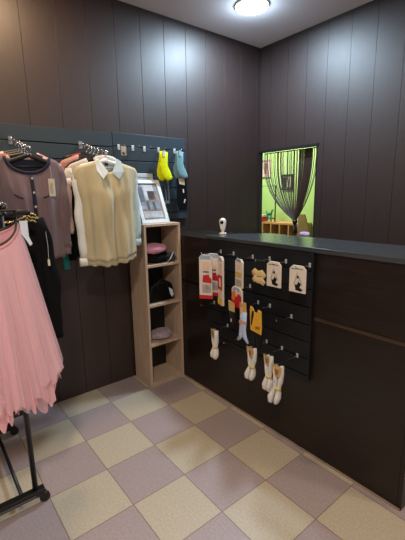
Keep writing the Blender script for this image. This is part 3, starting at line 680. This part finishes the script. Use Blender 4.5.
# third row: white socks
GC = mat('kraft_header', (186, 158, 100), .55, noise_scale=40, noise_amt=.25); GB = mat('sock_band', (214, 190, 92), .55)
def white_pair(x, y, z, label, yaw=0, s=1.0, lean=0.0, L=1.0):
    t = thing('sock_pair', label, 'socks', (x, y, z), yaw, None)
    for k, (dx, dy) in enumerate(((-.016, 0), (.017, .006))):
        P = [(dx, dy, .004), (dx, dy, -.04), (dx*.9+lean*.2, dy, -.085*L), (dx*.55+lean*.5, dy, -.122*L), (dx*1.0+lean*.9, dy, -.152*L), (dx*1.25+lean*1.2, dy-.006, -.180*L), (dx*1.0+lean*1.35, dy-.008, -.205*L), (dx*.8+lean*1.4, dy-.004, -.218*L)]
        sock(t, 'sock', [(a*s, b*s, c*s) for a, b, c in P], [.017*s, .019*s, .019*s, .013*s, .019*s, .024*s, .020*s, .007*s], [.010*s, .012*s, .012*s, .010*s, .014*s, .016*s, .013*s, .005*s], WS)
    MB().prism([(-.034*s, -.0170*s, .012*s), (.034*s, -.0170*s, .010*s), (.031*s, -.0170*s, -.022*s), (.022*s, -.0170*s, -.052*s), (-.022*s, -.0170*s, -.052*s), (-.032*s, -.0170*s, -.022*s)], (0, .0012, 0)).build('header_card', GC, t)
    MB().prism([(-.014*s, -.0177*s, -.010*s), (.012*s, -.0177*s, -.010*s), (.010*s, -.0177*s, -.040*s), (-.010*s, -.0177*s, -.040*s)], (0, -.0008, 0)).build('header_print', mat('rust_print', (150, 92, 56), .6), t)
    MB().prism([(-.020*s, -.0175*s, -.068*s*L), (-.012*s, -.0175*s, -.068*s*L), (-.010*s, -.0175*s, -.09*s*L), (-.018*s, -.0175*s, -.09*s*L)], (0, -.0008, 0)).build('logo', PGR, t)
    c = lean*.5*s
    MB().sweep([(c, .003, (-.118*L)*s), (c, .003, (-.132*L)*s)], [.0265*s]*2, [.0155*s]*2, nrm=(0, 1, 0), n=16).build('band', GB, t, smooth=True)
    return t
cpeg(.84, .608, .15, 'chrome peg hook holding the leftmost white socks')
white_pair(.84, FY-.12, .602, 'banded white sock pair hanging alone at the lower left', yaw=-.35, s=.92, L=1.0)
cpeg(.945, .545, .13, 'empty chrome peg hook between the lone white socks and the other three pairs')
cpeg(1.195, .604, .15, 'chrome peg hook holding the left pair of the three white sock pairs')
white_pair(1.195, FY-.13, .596, 'white sock pair, left one of the three close together', yaw=-.1, s=.95, lean=-.012)
cpeg(1.315, .600, .15, 'chrome peg hook holding the middle pair of the three white sock pairs')
white_pair(1.325, FY-.13, .592, 'white sock pair, middle one of the three close together', yaw=-.25, s=.90, lean=-.004, L=1.1)
cpeg(1.425, .592, .19, 'chrome peg hook holding the rightmost white sock pair')
white_pair(1.425, FY-.165, .578, 'white sock pair, right one of the three close together', yaw=.05, s=1.0, lean=-.018, L=1.05)

# ------------------------------------------------------------------ rolling garment rack
RK, RYC, RZ = .87, -2.515, 1.462
t = thing('garment_rack', 'black rolling garment rack at the left edge with the pink skirt', 'clothes rack', (RK, RYC, 0))
for x in (.87, .20):
    o = W(MB().box((x-.02, -3.05, .050), (x+.02, -2.475, .085)).build('foot', BLACKM, t, bevel=.004), t)
    W(MB().box((x+.0202, -3.0, .058), (x+.021, -2.52, .066)).build('foot_glint', mat('painted_glint', (92, 92, 92), .4), t), t)  # light reflection on the black foot, painted as a thin grey strip
    for y in (-2.485, -3.03):
        c = W(MB().lathe([(.001, -.011), (.022, -.011), (.025, -.008), (.025, .008), (.022, .011), (.001, .011)], (x, y+.008, .026), 20, axis='x').build('castor', BLACKP, t, smooth=True), t)
        MB().box((x-.016, y-.012, .03), (x-.012, y+.02, .05)).box((x+.012, y-.012, .03), (x+.016, y+.02, .05)).build('fork', BLACKM, c)
    for y in (RYC, -3.0):
        W(MB().sweep([(x, y, .08), (x, y, RZ)], .0125, n=14).build('upright', BLACKM, t, smooth=True), t)
for y in (RYC, -3.0):
    W(MB().sweep([(.15, y, RZ), (.955, y, RZ)], .009, n=14).build('rail', BLACKM, t, smooth=True), t)
W(MB().sweep([(.20, -2.575, .068), (.87, -2.575, .068)], .009, n=12).build('bottom_bar', BLACKM, t, smooth=True), t)

# black top with sequin neckline on the rack
SEQ = mat('gold_sequins', (190, 172, 120), .25, metal=.7, noise_scale=60, noise_amt=.4)
t = thing('dress', 'black dress with a glittering beaded neckline behind the pink skirt', 'clothing', (.79, RYC-.01, 1.440))
g = Garment(.185, .19, .56, neck=.13, dip=.045, slope=.42, depth=.045, seed=1.2, folds=3, amp=.006)
g.body('body', BLK, t)
for sgn in (1, -1): g.sleeve('sleeve', BLK, t, sgn, .58, spread=.035, r0=.050, r1=.030, fwd=.01)
mb = MB()
for row in (0, 1, 2):
    for i in range(60):
        q = -.98+1.96*i/59; p = g.pt(q, .0, True, .004); mb.ball((p.x+.002+.002*random.random(), p.y, p.z-.006-.016*row+random.uniform(-.003, .003)), .0052, 6)
o = mb.build('sequin_trim', SEQ, t, smooth=True); o['label'] = 'rows of gold glittering beads'
hanger('black hanger carrying the black beaded dress', (.79, RYC, RZ+.0145), .155, .03, yaw=0, hook_h=.046)
# small swing tag on the black dress / loose thread
t2 = price_tag(t, (.06, .19, -.225), .010, .03, string=.13, lines=False)

# pink tulle skirt
SKX = .985
def tulle(name, rgb, a):
    m = mat(name, rgb, .9, noise_scale=3, noise_amt=.08, sheen=.4, stretch=(1, 6, .3)); m.node_tree.nodes['Principled BSDF'].inputs['Alpha'].default_value = a
    m.node_tree.nodes['Principled BSDF'].inputs['Subsurface Weight'].default_value = 0.0
    return m
t = thing('tulle_skirt', 'long pink pleated tulle skirt with a black-edged waistband', 'skirt', (SKX, RYC-.080, 1.418))
def waist(th):       # sagging waist opening
    c, s_ = math.cos(th), math.sin(th)          # c>0 = front (+x)
    return Vector((.028*c+.0, .115*s_, -.108*abs(c)**.9*(1 if c > 0 else .5)))
def skirt_layer(k, rx, ry, hem, seed, ruf, nfold):
    mb = MB()
    def f(u, v):
        th = 2*PI*u; w = waist(th); c, s_ = math.cos(th), math.sin(th)
        z = w.z*(1-v) - (hem-.11*(1-max(0, c)**.7))*v + (.028*math.sin(th*5+seed)+.020*math.sin(th*11+seed*2)+.018*math.sin(th*29+seed))*v**3
        sp = v**.85
        fold = 1+ruf*(.2+.8*v)*(math.sin(th*nfold+seed+1.2*v)+.5*math.sin(th*nfold*2.3+seed*2))
        x = w.x+(rx*c*abs(c)**-.0)*sp*fold; y = w.y+(ry*s_)*sp*(1+(fold-1)*.6)
        y += .012*sp*math.sin(th*nfold*.5+seed)
        return Vector((x, y, z))
    return mb.grid(f, 200, 24)
for k, (rx, ry, hem, sd_, al) in enumerate(((.07, .085, .800, .3, .85), (.080, .096, .770, 2.4, .5), (.088, .104, .735, 4.1, .4))):
    skirt_layer(k, rx, ry, hem, sd_, .19, 15+3*k).build('tulle_layer', tulle('pink_tulle_%d' % k, [(236, 174, 182), (240, 188, 196), (244, 202, 208)][k], al), t, smooth=True, weld=True)
mb = MB(); mb2 = MB()
R1 = [waist(2*PI*i/60)+Vector((0, 0, .004)) for i in range(61)]; R2 = [p+Vector((.003 if p.x > 0 else -.003, 0, -.012)) for p in R1]
mb.sweep(R1, .0048, n=6, cap=False); mb.build('waist_piping', BLACKP, t, smooth=True)
mb2.sweep(R2, .007, .003, nrm=(1, 0, 0), n=8, cap=False); mb2.build('waistband', fabric('pink_band', (214, 150, 152)), t, smooth=True)
o = MB().prism([(.020, .120, -.01), (.020, .150, -.01), (.020, .150, -.075), (.024, .160, -.105), (.024, .150, -.112), (.022, .135, -.082), (.020, .122, -.06)], (.0015, 0, 0)).build('care_label', mat('white_satin', (206, 214, 224), .5), t)
o['label'] = 'white sewn-in care label at the right of the waistband'
for sgn in (1, -1): MB().sweep([(0, sgn*.113, .0), (0, sgn*.108, .022), (0, sgn*.104, .03)], .0012, n=6).build('hanging_loop', BLACKP, t)
th = hanger('black clip hanger carrying the pink tulle skirt', (.94, RYC, RZ+.0145), .10, .004, hook_h=.035)
bpy.data.objects.remove(th.children[1]) if False else None
for dy in (-.18, .035):
    MB().sweep([(.045, dy, .0-.025), (.045, dy, -.075)], .0035, n=8).box((.040, dy-.007, -.095), (.052, dy+.007, -.065)).build('clip', BLACKP, th)
MB().sweep([(.0, -.18, -.03), (.045, -.18, -.027), (.045, .035, -.027), (0, .035, -.03)], .004, n=8).build('clip_bar', BLACKP, th)

# ------------------------------------------------------------------ things seen through the pass-through
# string curtain gathered in the middle
STR = mat('brown_string', (62, 46, 38), .6)
mb = MB(); TIE = Vector((.405, .075, 1.225))
xs = [(.02+.42*i/59) for i in range(60)] + [(.445+.135*i/62) for i in range(63)] + [.588, .59, .61, .63, .64]
for i, x in enumerate(xs):
    x += random.uniform(-.004, .004); yy = .06+random.uniform(-.012, .012)
    f = (x-TIE.x)
    P = []
    for j in range(10):
        s = j/9
        # hangs nearly straight, then swings in to the tie
        e = s**2.6 if f < 0 else s**2.2
        P.append((x+(TIE.x-x)*e + f*.02*math.sin(PI*s), yy+(TIE.y-yy)*e, 1.885+(TIE.z-1.885)*s))
    mb.sweep(P, .0026 if x < .44 else .0034, n=4, cap=False)
o = tag(mb.build('string_curtain', STR), 'dark string curtain gathered to a knot in the pass-through', 'curtain', kind='stuff')
t = thing('curtain_tieback', 'black knotted tie holding the gathered string curtain', 'tieback', (TIE.x, TIE.y, TIE.z))
MB().sweep([(0, 0, .022), (0, 0, .006), (0, 0, -.02)], [.020, .026, .018], n=14).build('knot', BLACKP, t, smooth=True)
MB().sweep([(0, 0, -.015), (.006, 0, -.06), (.010, 0, -.11)], [.018, .022, .024], [.014]*3, nrm=(0, 1, 0), n=12).build('tassel', fabric('black_string_end', (18, 16, 16)), t, smooth=True)
o = tag(MB().box((WX0+.008, .055, 1.880), (WX1-.008, .067, 1.888)).build('curtain_rod', BLACKM), 'thin dark rod along the top of the pass-through', 'curtain rod')
# cubby unit along the green wall
t = thing('cubby_shelf', 'low light oak cubby shelf along the green wall', 'shelf', (-.35, 1.4, 0))
cz = 1.09; x0, x1, y0, y1 = -1.40, -.43, 1.25, 1.54
OR = mat('warm_oak', (196, 142, 100), .5, noise_scale=6, noise_amt=.1)
W(MB().box((x0, y0, cz-.025), (x1, y1, cz)).build('top_panel', OR, t), t)
n = 6
for i in range(n+1):
    xx = x0+(x1-x0-.02)*i/n; W(MB().box((xx, y0, 0), (xx+.02, y1, cz-.0255)).build('divider', OR, t), t)
for z in (.8, .45, .1): W(MB().box((x0+.0, y1-.27, z), (x1, y1-.001, z+.018)).build('shelf_board', OR, t), t)
W(MB().box((x0, y1-.006, 0), (x1, y1, cz-.03)).build('back_panel', OR, t), t)
# leaning oak panel at the right
o = tag(MB().prism([(-.42, 1.22, 0), (-.24, 1.22, 0), (-.24, 1.22, 1.00), (-.32, 1.22, 1.22), (-.42, 1.22, 1.22)], (0, .02, 0)).build('wood_panel', mat('brown_board', (150, 116, 88), .5, noise_scale=5)), 'brown wood board standing right of the cubby shelf', 'board')
# wall pictures
def wallpic(label, x0, x1, z0, z1, fm, im, extra=()):
    t = thing('wall_picture', label, 'picture', ((x0+x1)/2, 1.55, (z0+z1)/2)); w, h = (x1-x0)/2, (z1-z0)/2
    m = MB(); b = .018
    m.box((-w, -.02, -h), (w, -.0005, -h+b)).box((-w, -.02, h-b), (w, -.0005, h)).box((-w, -.02, -h+b), (-w+b, -.0005, h-b)).box((w-b, -.02, -h+b), (w, -.0005, h-b)); m.build('frame', fm, t)
    MB().box((-w+b, -.008, -h+b), (w-b, -.001, h-b)).build('print', im, t)
    for nm, mt, a, b2, c, d in extra: MB().box((-w+2*w*a, -.0095, -h+2*h*c), (-w+2*w*b2, -.0082, -h+2*h*d)).build(nm, mt, t)
FB_ = mat('black_frame', (26, 24, 26), .4)
wallpic('black framed photo on the green wall behind the curtain', -.965, -.765, 1.54, 1.76, FB_, mat('photo_mix', (96, 92, 88), .5, noise_scale=20, noise_amt=.5), (('white_patch', PW, .45, .6, .2, .85), ('white_patch', PW, .68, .78, .2, .85), ('dark_patch', PK, .12, .4, .15, .8)))
wallpic('pale pink poster on the green wall at the left of the pass-through', -1.39, -1.18, 1.74, 2.0, mat('pale_frame', (196, 176, 168), .5), mat('poster_pink', (196, 168, 160), .5, noise_scale=10, noise_amt=.3), (('figure', mat('mauve_print', (128, 98, 100), .5), .35, .6, .2, .8),))
# black metal stand frame with teal ornament and red box
t = thing('display_stand', 'black wire stand on the cubby shelf by the green wall', 'stand', (-1.06, 1.33, cz))
MB().sweep([(-.16, 0, .0), (-.16, 0, .51), (.155, 0, .51), (.155, 0, .0)], .010, n=8).sweep([(-.16, 0, .05), (.155, 0, .05)], .008, n=8).build('frame', BLACKM, t)
t = thing('ornament', 'teal deer-like ornament standing on the cubby shelf', 'ornament', (-.985, 1.30, cz))
TL = mat('teal_glaze', (30, 120, 104), .35)
MB().sweep([(-.04, 0, .0), (-.035, 0, .06), (-.03, 0, .1)], [.010, .012, .016], n=10).sweep([(.03, 0, 0), (.028, 0, .06), (.024, 0, .1)], [.010, .012, .016], n=10).sweep([(-.045, 0, .105), (0, 0, .11), (.03, 0, .115), (.045, 0, .15), (.05, 0, .175)], [.016, .022, .018, .012, .008], n=12).build('body', TL, t, smooth=True)
MB().sweep([(.045, 0, .165), (.07, 0, .17), (.08, 0, .165)], [.012, .010, .005], n=10).sweep([(-.045, 0, .11), (-.06, 0, .16)], .006, n=8).build('head', TL, t, smooth=True)
t = thing('gift_box', 'small red and white box at the left end of the cubby shelf', 'box', (-1.12, 1.30, cz))
MB().box((-.05, -.05, 0), (.05, .05, .07)).build('box', mat('red_card', (190, 40, 40), .5), t, bevel=.002)
MB().box((-.052, -.052, .0705), (.052, .052, .10)).build('lid', PW, t, bevel=.002)
# lilac cloth on the sill
o = cloth_lump(MB(), (.555, .03, WZ0+.022), .055, .028, .022, 2.2).build('cloth', fabric('lilac_cloth', (190, 160, 205)), smooth=True, weld=True)
tag(o, 'small lilac cloth lying on the sill of the pass-through', 'cloth')
